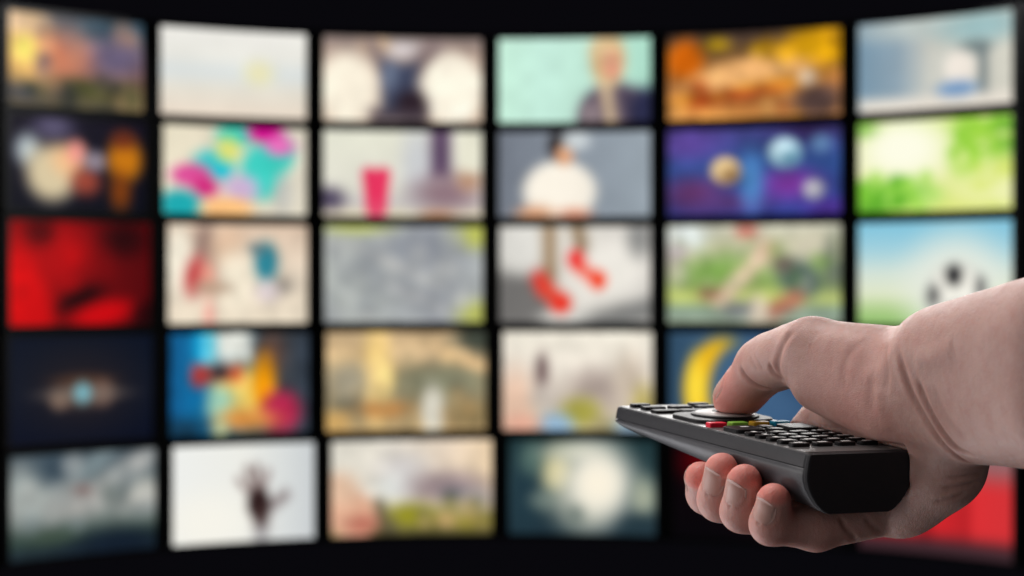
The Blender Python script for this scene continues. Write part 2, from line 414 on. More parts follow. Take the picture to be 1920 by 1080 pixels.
P[3, 3] = ("pale hazy rocks and olive bush beside a grey figure", [
    ('v', [(0, (244, 238, 224)), (.4, (236, 228, 216)), (.7, (214, 202, 188)), (1, (200, 186, 160))]),
    ('e', .08, .75, .12, .35, (232, 200, 178), .7), ('e', .26, .42, .05, .2, (128, 110, 108), .6), ('e', .3, .66, .1, .14, (206, 196, 186), .8),
    ('e', .62, .58, .16, .2, (178, 164, 156), .8), ('e', .85, .5, .1, .26, (206, 192, 176), .8), ('e', .52, .82, .13, .15, (170, 164, 84), .6), ('e', .94, .75, .07, .2, (190, 176, 110), .8),
    ('e', .35, .97, .12, .14, (158, 188, 212), .6), ('e', .7, .96, .1, .08, (170, 160, 120), .8), ('e', .85, .97, .1, .1, (160, 186, 206), .8), ('e', .12, .95, .12, .1, (226, 176, 156), .8), ('n', 7, .1)])
P[3, 4] = ("yellow crescent moon on slate blue, behind the thumb", [
    ('h', [(0, (56, 82, 104)), (.2, (68, 96, 122)), (.5, (66, 94, 124)), (.75, (52, 78, 106)), (1, (40, 64, 92))]),
    ('e', .31, .58, .225, .52, (232, 186, 44), .16), ('e', .15, .56, .05, .28, (252, 222, 80), .8), ('e', .43, .6, .205, .52, (74, 104, 132), .16), ('e', .6, .75, .2, .2, (72, 102, 134), .8)])
P[3, 5] = ("soft beige and grey picture mostly hidden by the wrist", [
    ('v', [(0, (150, 152, 150)), (.5, (180, 168, 150)), (1, (120, 112, 108))]),
    ('e', .6, .5, .3, .3, (200, 180, 150), .8), ('e', .2, .7, .15, .2, (90, 104, 120), .8), ('n', 6, .15)])
P[4, 0] = ("grey storm clouds over dark green water, bottom left corner of the wall", [
    ('v', [(0, (74, 86, 94)), (.25, (120, 130, 132)), (.5, (156, 158, 156)), (.66, (118, 128, 124)), (.82, (58, 74, 68)), (1, (32, 44, 54))]),
    ('e', .15, .4, .16, .24, (178, 184, 180), .8), ('e', .33, .14, .14, .15, (64, 80, 92), .9), ('e', .8, .22, .22, .1, (196, 194, 190), .8, -28), ('e', .6, .1, .14, .08, (126, 140, 144), .8, -28),
    ('e', .46, .52, .14, .1, (186, 182, 176), .8), ('e', .5, .38, .07, .06, (138, 106, 100), .8), ('e', .72, .42, .08, .1, (112, 120, 116), .8), ('e', .92, .45, .08, .14, (204, 202, 192), .8),
    ('e', .75, .92, .3, .14, (22, 34, 48), .8), ('e', .3, .8, .16, .06, (74, 90, 78), .8), ('s', 30, .0, .1, 1.0, .7, .06, [(190, 190, 186), (110, 122, 126), (150, 154, 152)], .35), ('n', 7, .12)])
P[4, 1] = ("dark spread hand silhouette on white", [
    ('h', [(0, (240, 241, 238)), (.5, (238, 238, 232)), (.8, (220, 223, 222)), (1, (206, 210, 212))]),
    ('e', .25, .8, .3, .3, (247, 245, 236), .8), ('l', .575, .56, .465, .36, .02, (120, 98, 96), .05), ('l', .59, .5, .53, .25, .024, (104, 82, 80), .05), ('l', .615, .5, .6, .23, .024, (104, 82, 80), .05), ('l', .64, .52, .68, .29, .022, (124, 102, 100), .05),
    ('l', .66, .7, .8, .54, .045, (132, 120, 120), .08), ('e', .612, .62, .08, .16, (50, 33, 33), .35), ('e', .63, .78, .05, .12, (74, 56, 54), .8), ('l', .63, .92, .63, 1.1, .07, (166, 164, 166), .12)])
P[4, 2] = ("bare arm beside pale sky and olive hills", [
    ('h', [(0, (232, 228, 216)), (.35, (234, 228, 216)), (.7, (232, 216, 198)), (1, (240, 216, 184))]),
    ('e', .45, .32, .14, .18, (204, 200, 198), .9), ('e', .42, .5, .12, .12, (222, 226, 222), .9), ('e', .72, .5, .24, .16, (158, 142, 144), .7), ('r', -.1, .72, 1.1, 1.1, (140, 132, 84), .16),
    ('e', .76, .58, .07, .07, (98, 102, 108), .8), ('e', .9, .62, .1, .1, (158, 152, 152), .8), ('e', .5, .8, .14, .12, (150, 146, 46), .8), ('e', .72, .85, .06, .07, (196, 166, 118), .8),
    ('e', .9, .88, .1, .08, (164, 152, 62), .8), ('l', -.1, .56, .16, .82, .26, (222, 178, 152), .08), ('e', .06, .5, .1, .16, (234, 202, 176), .8), ('e', .2, .88, .1, .1, (196, 128, 110), .8),
    ('l', .3, .66, .34, .95, .04, (84, 78, 62), .1), ('s', 22, .35, .65, 1.0, 1.0, .04, [(120, 116, 60), (180, 160, 110), (110, 104, 90)], .5), ('r', .25, .96, 1.1, 1.1, (70, 66, 44), .08), ('n', 7, .12)])
P[4, 3] = ("large round white glow on dark teal", [
    ('v', [(0, (36, 58, 62)), (.5, (58, 78, 82)), (1, (36, 54, 64))]),
    ('e', .1, .6, .1, .4, (40, 62, 72), .8), ('e', .16, .2, .08, .16, (92, 116, 110), .8), ('e', .33, .35, .1, .24, (216, 208, 166), .7), ('e', .45, .12, .2, .1, (196, 198, 180), .8), ('e', .25, .64, .1, .1, (116, 130, 124), .8),
    ('e', .5, .72, .18, .24, (150, 156, 146), .8), ('e', .61, .45, .23, .4, (236, 233, 220), .65), ('e', .6, .46, .12, .2, (252, 244, 226), .9), ('e', .92, .6, .08, .2, (170, 176, 158), .8), ('e', .45, .8, .06, .1, (122, 132, 126), .9), ('e', .9, .9, .14, .12, (44, 62, 70), .8)])
P[4, 4] = ("almost black picture with a dim red glow, behind the fingertips", [
    ('v', [(0, (16, 6, 10)), (1, (8, 6, 10))]), ('e', .2, .2, .14, .2, (96, 4, 10), .9), ('e', .7, .6, .3, .3, (30, 6, 10), .9)])
P[4, 5] = ("plain bright red, below the wrist in the bottom right corner", [
    ('h', [(0, (206, 30, 40)), (.45, (210, 48, 54)), (.62, (190, 44, 50)), (.7, (214, 58, 62)), (1, (206, 60, 64))]),
    ('e', .42, .6, .05, .6, (168, 30, 38), .8), ('e', .68, .6, .04, .6, (182, 42, 48), .8), ('e', .9, .02, .4, .2, (150, 110, 112), .8), ('r', -.1, .84, 1.1, 1.1, (66, 46, 52), .1)])

m_disp = bpy.data.materials.new("lit_display")
m_disp.use_nodes = True
nt = m_disp.node_tree
b = nt.nodes["Principled BSDF"]
b.inputs["Base Color"].default_value = (0.004, 0.004, 0.005, 1)
b.inputs["Roughness"].default_value = 0.5
b.inputs["Specular IOR Level"].default_value = 0.2
at = nt.nodes.new("ShaderNodeAttribute")
at.attribute_name = "picture"
nt.links.new(at.outputs["Color"], b.inputs["Emission Color"])
b.inputs["Emission Strength"].default_value = 1.0

GX, GY = 96, 54
GAP_PHI, GAP_Z = 0.0155, 0.0102             # half the dark joint between two pictures
WORDS = {}
for r in range(5):
    for c in range(6):
        what, ops = P[r, c]
        a0, a1 = ROW_COLS[r][c] + GAP_PHI, ROW_COLS[r][c + 1] - GAP_PHI
        zt, zb = ROWS[r] - GAP_Z, ROWS[r + 1] + GAP_Z
        am, zm = 0.5 * (a0 + a1), 0.5 * (zt + zb)
        base = CAM + wall_pt(am, zb)
        root = empty("video_screen", base)
        tag(root, "screen showing " + what, "screen", "screens of the curved video wall")
        # display
        u = np.linspace(0, 1, GX + 1)
        v = np.linspace(0, 1, GY + 1)
        X, Y = np.meshgrid(u, v)
        img = lin(soften(paint(ops, X, Y, 100 + r * 6 + c), 1.15))
        VV = [CAM + wall_pt(a0 + (a1 - a0) * uu, zt + (zb - zt) * vv) - base for vv in v for uu in u]
        FF = [(j * (GX + 1) + i, (j + 1) * (GX + 1) + i, (j + 1) * (GX + 1) + i + 1, j * (GX + 1) + i + 1)
              for j in range(GY) for i in range(GX)]
        me = mesh("display", VV, FF)
        ca = me.color_attributes.new("picture", 'FLOAT_COLOR', 'POINT')
        ca.data.foreach_set("color", np.concatenate([img.reshape(-1, 3), np.ones((img[..., 0].size, 1))], 1).ravel())
        new_obj("display", me, root, m_disp, True)
        # bezel: four bars that stand 6 mm proud of the picture
        bp, bz = 0.012, 0.0082
        for (q0, q1, y0, y1) in ((a0 - bp, a1 + bp, zt + 0.0002, zt + bz), (a0 - bp, a1 + bp, zb - bz, zb - 0.0002),
                                 (a0 - bp, a0 - 0.0002, zb - 0.0002, zt + 0.0002), (a1 + 0.0002, a1 + bp, zb - 0.0002, zt + 0.0002)):
            V, F = curved_slab(q0, q1, y0, y1, 0.004, -0.012, 10 if q1 - q0 > 0.05 else 1)
            new_obj("bezel_bar", mesh("bezel_bar", [p - base for p in V], F), root, m_bezel)
        V, F = curved_slab(a0 - bp * 0.9, a1 + bp * 0.9, zb - bz * 0.9, zt + bz * 0.9, -0.013, -0.033, 10)
        new_obj("housing", mesh("housing", [p - base for p in V], F), root, m_bezel)

# ------------------------------------------------------------------ remote control
MM = 0.001
R_REM = np.array([[0.9130703, -0.40674203, 0.02938627],
                  [0.40776092, 0.91162964, -0.05159883],
                  [-0.00580199, 0.05909593, 0.99823545]])
O_REM = np.array([131.880858, 755.038054, -62.3291626])
LEN = 158.0
SEAM = -5.5
KT = 0.71


def loc(p):                                # remote's own mm -> camera mm
    return np.asarray(p, float) @ R_REM.T + O_REM


def unloc(p):
    return (np.asarray(p, float) - O_REM) @ R_REM


PROFILE = [(22.3, 0.0), (22.8, -0.15), (23.2, -0.7), (23.7, -2.6), (24.1, -SEAM * -1.0), (24.35, -8.0), (24.1, -10.5), (23.2, -13.4),
           (21.6, -16.3), (19.4, -19.2), (17.0, -21.4), (15.2, -22.5), (13.6, -22.9)]
PZ = np.array([-z for _, z in PROFILE])
PX = np.array([x for x, _ in PROFILE])


def zscale(z, y):
    k = 1 - KT * np.clip(y / LEN, 0, 1)
    return np.where(z > SEAM, z, SEAM + (z - SEAM) * k)


rem_root = empty("remote_control", CAM + loc((0, 0, -22.9)) * MM)
M3 = Matrix([list(r) for r in R_REM]).to_4x4()
rem_root.rotation_euler = M3.to_euler()
tag(rem_root, "dark grey remote control with rows of keys held in the hand", "remote control")
ROOT_OFF = np.array([0, 0, -22.9])


def rmesh(name, V, F, mat, smooth=False, parent=None, loc_off=None):
    me = mesh(name, (np.asarray(V, float) - ROOT_OFF) * MM if parent is None else np.asarray(V, float) * MM, F)
    o = new_obj(name, me, parent or rem_root, mat, smooth)
    return o


m_shell = material("remote_grey_plastic", (0.021, 0.0215, 0.026), 0.42, 0.36, bump=0.25, bump_scale=2600, mottling=0.06)
m_under = material("remote_grey_plastic_lower", (0.050, 0.051, 0.058), 0.4, 0.5, bump=0.2, bump_scale=2600, mottling=0.05)
m_face = material("remote_faceplate", (0.11, 0.11, 0.112), 0.32, 0.65, bump=0.2, bump_scale=2600, mottling=0.05)
m_cap = material("remote_black_plastic", (0.02, 0.0195, 0.023), 0.6, 0.25, bump=0.25, bump_scale=2200)
m_groove = material("remote_seam_shadow_gap", (0.01, 0.01, 0.011), 0.8, 0.1, bump=0.1)
m_key = material("key_dark_rubber", (0.014, 0.0135, 0.015), 0.42, 0.14, bump=0.2, bump_scale=2400, mottling=0.06)
m_silver = material("navigation_silver", (0.5, 0.49, 0.48), 0.42, 0.5, 0.1, bump=0.15, bump_scale=1500)
m_print = material("key_print_white", (0.85, 0.85, 0.84), 0.5, 0.4, bump=0.05)
m_red = material("key_red", (0.85, 0.015, 0.05), 0.42, 0.22, bump=0.1, bump_scale=1500)
m_green = material("key_green", (0.24, 0.50, 0.06), 0.42, 0.22, bump=0.1, bump_scale=1500)
m_yellow = material("key_yellow", (0.60, 0.34, 0.025), 0.42, 0.22, bump=0.1, bump_scale=1500)
m_blue = material("key_blue", (0.015, 0.36, 0.62), 0.42, 0.22, bump=0.1, bump_scale=1500)


def shell(seq, ys, shrink_far=True):
    """loft a symmetric outline (list of x,z on the right side) along y"""
    V, F = [], []
    n = len(seq) * 2
    for y, s, dz in ys:
        ring = [(x * s if True else x, z) for x, z in seq]
        ring = ring + [(-x, z) for x, z in reversed(ring)]
        for x, z in ring:
            zz = float(zscale(np.array(z), y))
            V.append((x, y, zz * 1.0 if z > SEAM else SEAM + (zz - SEAM) * dz))
    m = len(ys)
    for j in range(m - 1):
        for i in range(n):
            a, b = j * n + i, j * n + (i + 1) % n
            F.append((a, b, b + n, a + n))
    F.append(tuple(reversed(range(n))))
    F.append(tuple(range((m - 1) * n, m * n)))
    return V, F


ys_all = [(0.9, 0.985, 1), (1.6, 1, 1)] + [(y, 1, 1) for y in (12, 30, 50, 70, 90, 110, 130, 145)] + \
         [(151, 1.0, .98), (154.5, .995, .9), (156.6, .985, .75), (157.6, .97, .55), (158, .955, .4)]
up = [(x, z) for x, z in PROFILE if z > SEAM + 0.3] + [(24.08, SEAM + 0.35)]
upper = [(x, z) for x, z in up]
V, F = shell(upper, ys_all)
rmesh("upper_shell", V, F, m_shell, False)
low = [(24.1, SEAM - 0.05)] + [(x, z) for x, z in PROFILE if z < SEAM - 0.3]
V, F = shell(low, ys_all)
rmesh("lower_shell", V, F, m_under, True)
V, F = shell([(23.55, SEAM + 0.6), (23.55, SEAM - 0.3)], [(1.8, 1, 1), (157, .96, 1)])
rmesh("seam", V, F, m_groove)
cap_seq = [(x * 0.992, z if z < -0.2 else -0.12) for x, z in PROFILE]
V, F = shell(cap_seq, [(-1.3, .955, 1), (-0.95, .985, 1), (0.0, 1.0, 1), (0.88, 1.0, 1)])
rmesh("end_cap", V, F, m_cap)


def rounded(w, d, r, seg=4):
    pts = []
    for cx, cy, a0 in ((w / 2 - r, d / 2 - r, 0), (-w / 2 + r, d / 2 - r, 90), (-w / 2 + r, -d / 2 + r, 180), (w / 2 - r, -d / 2 + r, 270)):
        for i in range(seg + 1):
            a = math.radians(a0 + 90 * i / seg)
            pts.append((cx + r * math.cos(a), cy + r * math.sin(a)))
    return pts


def slab(outline, levels):
    """stack of outlines: levels = [(z, inset)]; top closed by a fan through the centre"""
    V, F = [], []
    n = len(outline)
    cx = sum(p[0] for p in outline) / n
    cy = sum(p[1] for p in outline) / n
    w = max(p[0] for p in outline) - min(p[0] for p in outline)
    d = max(p[1] for p in outline) - min(p[1] for p in outline)
    for z, inset in levels:
        sx, sy = 1 - 2 * inset / w, 1 - 2 * inset / d
        for x, y in outline:
            V.append((cx + (x - cx) * sx, cy + (y - cy) * sy, z))
    for j in range(len(levels) - 1):
        for i in range(n):
            a, b = j * n + i, j * n + (i + 1) % n
            F.append((a, b, b + n, a + n))
    V.append((cx, cy, levels[-1][0]))
    c = len(V) - 1
    t = (len(levels) - 1) * n
    for i in range(n):
        F.append((t + i, t + (i + 1) % n, c))
    return V, F


# faceplate: thin sheet on the upper shell
V, F = slab([(x, y + 80.0) for x, y in rounded(44.4, 154, 1.5)], [(0.0, 0), (0.22, 0), (0.3, 0.15)])
rmesh("faceplate", V, F, m_face)

KEYMESH = {}


def key(x, y, w, d, h, mat, r=None, label=None, mark=None, rot=0.0, name="key", crown=0.25):
    kk = (w, d, h, r, mat.name, crown)
    r_ = r if r is not None else min(w, d) * 0.28
    if kk not in KEYMESH:
        V, F = slab(rounded(w, d, r_), [(0.0, 0), (h * 0.8, 0.05), (h * 0.95, 0.22), (h, 0.6), (h + crown * 0.3, min(w, d) * 0.3)])
        KEYMESH[kk] = mesh(name, np.asarray(V) * MM, F)
        KEYMESH[kk].materials.append(mat)
    o = bpy.data.objects.new(name, KEYMESH[kk])
    COL.objects.link(o)
    o.parent = rem_root
    o.location = [(x) * MM, (y) * MM, (0.3 + 22.9) * MM]
    o.rotation_euler = (0, 0, math.radians(rot))
    if label:
        o["label"] = label
    if mark:
        mw, md, mx, my = mark
        ztop = h + crown * 0.3 + 0.06
        Vm = [(mx - mw / 2, my - md / 2, ztop), (mx + mw / 2, my - md / 2, ztop), (mx + mw / 2, my + md / 2, ztop), (mx - mw / 2, my + md / 2, ztop)]
        Vm = Vm + [(a, b_, c_ - 0.12) for a, b_, c_ in Vm]
        mo = new_obj("printed_mark", mesh("printed_mark", np.asarray(Vm) * MM, [(0, 1, 2, 3), (4, 7, 6, 5), (0, 4, 5, 1), (1, 5, 6, 2), (2, 6, 7, 3), (3, 7, 4, 0)]), o, m_print)
    return o


# far rows
key(-14.5, 151.5, 9.5, 5.0, 1.5, m_key, 2.2)
key(15.0, 151.5, 9.0, 4.6, 1.4, m_key, 1.0)
for x in (-13.4, 0, 13.4):
    key(x, 141.0, 10.6, 5.4, 1.5, m_key, 0.7)
for x in (-13.2, 0.2, 13.6):
    key(x, 129.5, 12.6, 6.2, 1.3, m_key, 0.8)
# navigation plate and silver disc
plate = [(x, y) for x, y in rounded(39, 31, 9, 7)]
V, F = slab(plate, [(0, 0), (1.2, 0.1), (1.5, 0.4), (1.6, 4)])
pl = rmesh("navigation_plate", [(x, y + 103.5, z + 0.3) for x, y, z in V], F, m_key)
NAVX, NAVY = 1.2, 103.5
NS = 48


def lathe(prof, n=NS):
    V, F = [], []
    for r, z in prof:
        for i in range(n):
            a = 2 * math.pi * i / n
            V.append((r * math.cos(a), r * math.sin(a), z))
    for j in range(len(prof) - 1):
        for i in range(n):
            a, b_ = j * n + i, j * n + (i + 1) % n
            F.append((a, b_, b_ + n, a + n))
    V.append((0, 0, prof[-1][1]))
    for i in range(n):
        F.append(((len(prof) - 1) * n + i, (len(prof) - 1) * n + (i + 1) % n, len(V) - 1))
    return V, F


V, F = lathe([(14.6, 0), (14.6, 0.75), (14.3, 0.95), (13.0, 0.97)])
rmesh("navigation_collar", [(x + NAVX, y + NAVY, z + 1.8) for x, y, z in V], F, m_key)
V, F = lathe([(12.9, 0), (12.9, 0.35), (12.6, 0.6), (11.0, 1.0), (9.0, 1.25), (6.8, 1.3), (6.2, 1.0)])
rmesh("navigation_ring", [(x + NAVX, y + NAVY, z + 2.55) for x, y, z in V], F, m_silver, True)
V, F = lathe([(5.6, 0), (5.6, 0.6), (5.2, 0.8), (3, 0.9)])
rmesh("select_key", [(x + NAVX, y + NAVY, z + 3.2) for x, y, z in V], F, m_key)
# coloured keys
for x, mt, nm in ((-16.8, m_red, "red"), (-6.6, m_green, "green"), (3.6, m_yellow, "amber"), (13.8, m_blue, "blue")):
    key(x, 79.5, 8.3, 4.6, 1.9, mt, 0.9, label=nm + " key", name="colour_key")
# two rocker keys with a small round key between them
key(-12.9, 63.5, 14.5, 13.5, 1.7, m_key, 3.0, mark=(3.4, 2.0, 0.5, 1.0), name="rocker_key", crown=0.5)
key(12.8, 64.5, 14.0, 14.5, 1.9, m_key, 3.0, mark=(1.6, 3.4, -2.5, 2.0), name="rocker_key", crown=0.5)
key(0.2, 69.5, 7.2, 5.2, 1.4, m_key, 2.4, mark=(3.4, 2.0, 0.2, 0.3))
key(0.2, 61.5, 7.2, 5.0, 1.4, m_key, 2.0, mark=(2.8, 1.8, 0.0, 0.2))
# number keys
marks = [(1.9, 2.4), (1.5, 2.8), (1.8, 2.6), (4.6, 2.0), (3.8, 1.8)]
for j, y in enumerate((51.0, 42.8, 34.6, 26.4, 18.0)):
    for i, x in enumerate((-15.6, -5.2, 5.2, 15.6)):
        mw, md = marks[(j + (i // 2) * (j == 2)) % 5]
        key(x, y, 8.2, 4.5, 1.5, m_key, 1.4, mark=(mw, md, 0.3 * ((i * 7 + j * 3) % 3 - 1), 0.0))


# ------------------------------------------------------------------ hand: one continuous skin grown from a distance field
def cpx(px, py, d):
    return np.array([(px - 960) / FPX * d, d, (540 - py) / FPX * d])


def cone(p, a, b_, r1, r2):
    ba = b_ - a
    l2 = float(ba @ ba)
    rr = r1 - r2
    a2 = l2 - rr * rr
    il2 = 1.0 / l2
    pa = p - a
    y = pa @ ba
    z = y - l2
    x2 = ((pa * l2 - y[:, None] * ba) ** 2).sum(1)
    y2 = y * y * l2
    z2 = z * z * l2
    k = np.sign(rr) * rr * rr * x2
    d = (np.sqrt(np.maximum(x2 * a2 * il2, 0)) + y * rr) * il2 - r1
    c1 = np.sign(z) * a2 * z2 > k
    c2 = np.sign(y) * a2 * y2 < k
    d = np.where(c2, np.sqrt(np.maximum(x2 + y2, 0)) * il2 - r1, d)
    d = np.where(c1, np.sqrt(np.maximum(x2 + z2, 0)) * il2 - r2, d)
    return d


def ellipsoid(p, c, axes, rad):
    q = (p - c) @ np.asarray(axes, float).T
    rad = np.asarray(rad, float)
    k0 = np.sqrt(((q / rad) ** 2).sum(1))
    k1 = np.sqrt(((q / rad ** 2) ** 2).sum(1)) + 1e-9
    return k0 * (k0 - 1) / k1


def smin(a, b_, k):
    h = np.maximum(k - np.abs(a - b_), 0) / k
    return np.minimum(a, b_) - h * h * k * 0.25


def smax(a, b_, k):
    return -smin(-a, -b_, k)


def d_remote(p):
    q = unloc(p)
    x, y, z = np.abs(q[:, 0]), q[:, 1], q[:, 2]
    k = 1 - KT * np.clip(y / LEN, 0, 1)
    zu = np.where(z > SEAM, z, SEAM + (z - SEAM) / k)
    hw = np.interp(-zu, PZ, PX)
    top = np.where((y < 76) & (x < 21), 2.0, 0.3)
    top = np.where(np.hypot(q[:, 0] - NAVX, y - NAVY) < 14.2, 3.7, top)
    zb = SEAM - 17.4 * k
    return np.maximum.reduce([(x - hw) * 0.9, z - top, zb - z, -1.3 - y, y - LEN])


# finger joints in the remote's own mm: knuckle, middle joint, end joint, tip with radii
FING = {
    'index': [((36, 80, 0), 11.5), ((6, 83, -28), 9.4), ((-20, 79, -27), 8.2), ((-27.5, 71.5, -19.5), 6.9)],
    'middle': [((38, 64, -8), 11.5), ((0, 64, -32), 9.5), ((-26, 59, -26.5), 8.3), ((-29, 52.5, -13.5), 7.0)],
    'ring': [((36, 44, -17), 11.2), ((0, 44, -33.5), 9.1), ((-26, 41, -28), 8.0), ((-29.2, 35, -15.5), 6.9)],
    'pinky': [((30, 21, -26), 10.4), ((-4, 22, -32.5), 8.5), ((-25, 21, -30), 7.6), ((-27, 16.5, -20), 6.6)],
}
FING = {k: [(loc(p), r) for p, r in v] for k, v in FING.items()}
THUMB = [(loc((26, 8, 28)), 19.0), (loc((10.5, 52.5, 34.2)), 12.6), (loc((7, 82.7, 25.0)), 11.2), (loc((3.4, 98.0, 9.6)), 10.0)]
IDENT = np.eye(3)


def d_palm(p):
    d = cone(p, loc((34, 4, 18)), FING['index'][0][0], 13, 11.5)
    for n, b0, r0 in (('middle', (39, 0, 13), 13), ('ring', (40, -3, 6), 13), ('pinky', (38, -3, 0), 12)):
        d = smin(d, cone(p, loc(b0), FING[n][0][0], r0, FING[n][0][1]), 9)
    # heel of the palm
    d = smin(d, cone(p, loc((38, -1.5, -8)), loc((33, 13, -23)), 15.5, 12), 9)
    # thenar
    d = smin(d, cone(p, loc((30, 2, 27.5)), THUMB[1][0], 19, 12.6), 8)
    d = smin(d, cone(p, loc((25, 12, 15)), loc((12.5, 47, 22)), 16, 12.6), 9)
    # web of the thumb
    d = smin(d, cone(p, loc((22, 44, 18)), loc((35, 66, 2)), 10, 9), 8)
    # wrist and forearm
    w = cone(p, cpx(1768, 668, 752), cpx(1990, 634, 700), 19.5, 24)
    w = smin(w, cone(p, cpx(1800, 775, 750), cpx(1990, 768, 700), 18, 22), 14)
    w = smin(w, cone(p, cpx(1790, 720, 762), cpx(1990, 696, 715), 20, 25), 14)
    return smin(d, w, 11)


def chain(p, J, k):
    d = None
    for (a, ra), (b_, rb) in zip(J[:-1], J[1:]):
        c = cone(p, a, b_, ra, rb)
        d = c if d is None else smin(d, c, k)
    return d


def d_hand(p):
    palm = d_palm(p)
    t = chain(p, THUMB[1:], 4)
    t = smin(t, cone(p, loc((8.9, 64, 31.4)), loc((7.8, 75, 28.2)), 12.0, 11.5), 4)
    d = smin(palm, t, 5)
    for n in ('index', 'middle', 'ring', 'pinky'):
        f = chain(p, FING[n], 4)
        d = smin(d, f, 1.6)
    return smax(d, -(d_remote(p) - 0.25), 1.6)


def grow(sdf, lo, hi, h, coarse=4):
    n = np.ceil((hi - lo) / (h * coarse)).astype(int)
    nf = n * coarse
    ax = [lo[i] + h * coarse * (np.arange(n[i]) + 0.5) for i in range(3)]
    G = np.stack(np.meshgrid(*ax, indexing='ij'), -1).reshape(-1, 3)
    dc = np.concatenate([sdf(c) for c in np.array_split(G, 12)]).reshape(n)
    act = np.abs(dc) < h * coarse * 1.6
    val = np.repeat(np.repeat(np.repeat(dc, coarse, 0), coarse, 1), coarse, 2)
    am = np.repeat(np.repeat(np.repeat(act, coarse, 0), coarse, 1), coarse, 2)
    idx = np.argwhere(am)
    pts = lo + h * (idx + 0.5)
    val[am] = np.concatenate([sdf(c) for c in np.array_split(pts, 16)])
    s = val < 0
    # surface nets
    N = np.array(val.shape)
    corners = [(i, j, k) for i in (0, 1) for j in (0, 1) for k in (0, 1)]
    cnt = np.zeros(N - 1, np.int8)
    for c in corners:
        cnt += s[c[0]:N[0] - 1 + c[0], c[1]:N[1] - 1 + c[1], c[2]:N[2] - 1 + c[2]]
    cells = np.argwhere((cnt > 0) & (cnt < 8))
    vid = -np.ones(N - 1, np.int64)
    vid[tuple(cells.T)] = np.arange(len(cells))
    acc = np.zeros((len(cells), 3))
    num = np.zeros(len(cells))
    cv = {c: val[cells[:, 0] + c[0], cells[:, 1] + c[1], cells[:, 2] + c[2]] for c in corners}
    for a in corners:
        for axis in range(3):
            if a[axis]:
                continue
            b_ = list(a)
            b_[axis] = 1
            b_ = tuple(b_)
            va, vb = cv[a], cv[b_]
            m = (va < 0) != (vb < 0)
            t = np.where(m, va / np.where(m, va - vb, 1), 0)
            q = np.tile(np.array(a, float), (len(cells), 1))
            q[:, axis] += t
            acc += q * m[:, None]
            num += m
    verts = lo + h * (cells + acc / num[:, None] + 0.5)
    faces = []
    for axis in range(3):
        u, v = [(1, 2), (2, 0), (0, 1)][axis]
        sl0 = [slice(None)] * 3
        sl1 = [slice(None)] * 3
        sl0[axis] = slice(0, -1)
        sl1[axis] = slice(1, None)
        s0, s1 = s[tuple(sl0)], s[tuple(sl1)]
        e = np.argwhere(s0 != s1)
        ok = (e[:, u] > 0) & (e[:, v] > 0) & (e[:, u] < N[u] - 1) & (e[:, v] < N[v] - 1)
        e = e[ok]
        fl = s0[tuple(e.T)]
        q = []
        for du, dv in ((-1, -1), (0, -1), (0, 0), (-1, 0)):
            c = e.copy()
            c[:, u] += du
            c[:, v] += dv
            q.append(vid[tuple(c.T)])
        q = np.stack(q, 1)
        q[~fl] = q[~fl][:, ::-1]
        faces.append(q)
    return verts, np.concatenate(faces)


def gradient(sdf, p, e=0.25):
    g = np.stack([sdf(p + np.eye(3)[i] * e) - sdf(p - np.eye(3)[i] * e) for i in range(3)], 1)
    return g / np.maximum(np.linalg.norm(g, axis=1, keepdims=True), 1e-6)


def trace(pts, start=620):
    """where the sight lines of picture points first meet the hand"""
    d = np.array([cpx(px, py, 1.0) for px, py in pts])
    d /= np.linalg.norm(d, axis=1, keepdims=True)
    t = np.full(len(d), float(start))
    for _ in range(90):
        v = d_hand(d * t[:, None])
        t += np.where(v > 0, np.maximum(v * 0.8, 0.01), v * 0.8)
    return d * t[:, None], (np.abs(v) < 0.3) & (t < 950)


XCUT = 207.0
lo = np.array([68.0, 660.0, -128.0])
hi = np.array([XCUT, 900.0, 26.0])
HV, HF = grow(d_hand, lo, hi, 0.8)
for _ in range(2):
    dd = np.concatenate([d_hand(c) for c in np.array_split(HV, 6)])
    gg = np.concatenate([gradient(d_hand, c) for c in np.array_split(HV, 6)])
    HV = HV - gg * np.clip(dd, -0.6, 0.6)[:, None]

def nail_shape(J, dorsal, length, half_angle, start):
    a, tip = J[2][0], J[3][0]
    d = tip - a
    d /= np.linalg.norm(d)
    n = R_REM @ np.array(dorsal, float)
    n = n - d * (n @ d)
    n /= np.linalg.norm(n)
    s = np.cross(d, n)
    NU, NW = 12, 12
    O, DR, TW = [], [], []
    for i in range(NU + 1):
        t = i / NU
        c = tip + d * (start + length * t - length)
        shrink = 1.0 if t > .6 else math.sqrt(max(0.0, 1 - ((.6 - t) / .6) ** 2)) * .98 + .02
        for j in range(NW + 1):
            w = 2 * j / NW - 1
            ang = w * half_angle * shrink
            O.append(c + d * 2.0 * (1 - w * w) * t ** 3)
            DR.append(n * math.cos(ang) + s * math.sin(ang))
            TW.append((t, w))
    O, DR, TW = np.array(O), np.array(DR), np.array(TW)
    q = O + DR * 14
    for _ in range(60):                                   # march inwards on to the finger
        q = q - DR * (chain(q, J[1:], 4) * .7)[:, None]
    t, w = TW[:, 0], TW[:, 1]
    edge = np.maximum(np.abs(w) ** 4, (1 - t) ** 16)
    V = q + DR * (0.3 * (1 - edge) - 0.06 + 0.07 * t ** 3 * (1 - w * w))[:, None]
    ring = [j for j in range(NW + 1)] + [i * (NW + 1) + NW for i in range(1, NU + 1)] + [NU * (NW + 1) + j for j in range(NW - 1, -1, -1)] + [i * (NW + 1) for i in range(NU - 1, 0, -1)]
    return V, n, ring, TW[ring, 0]


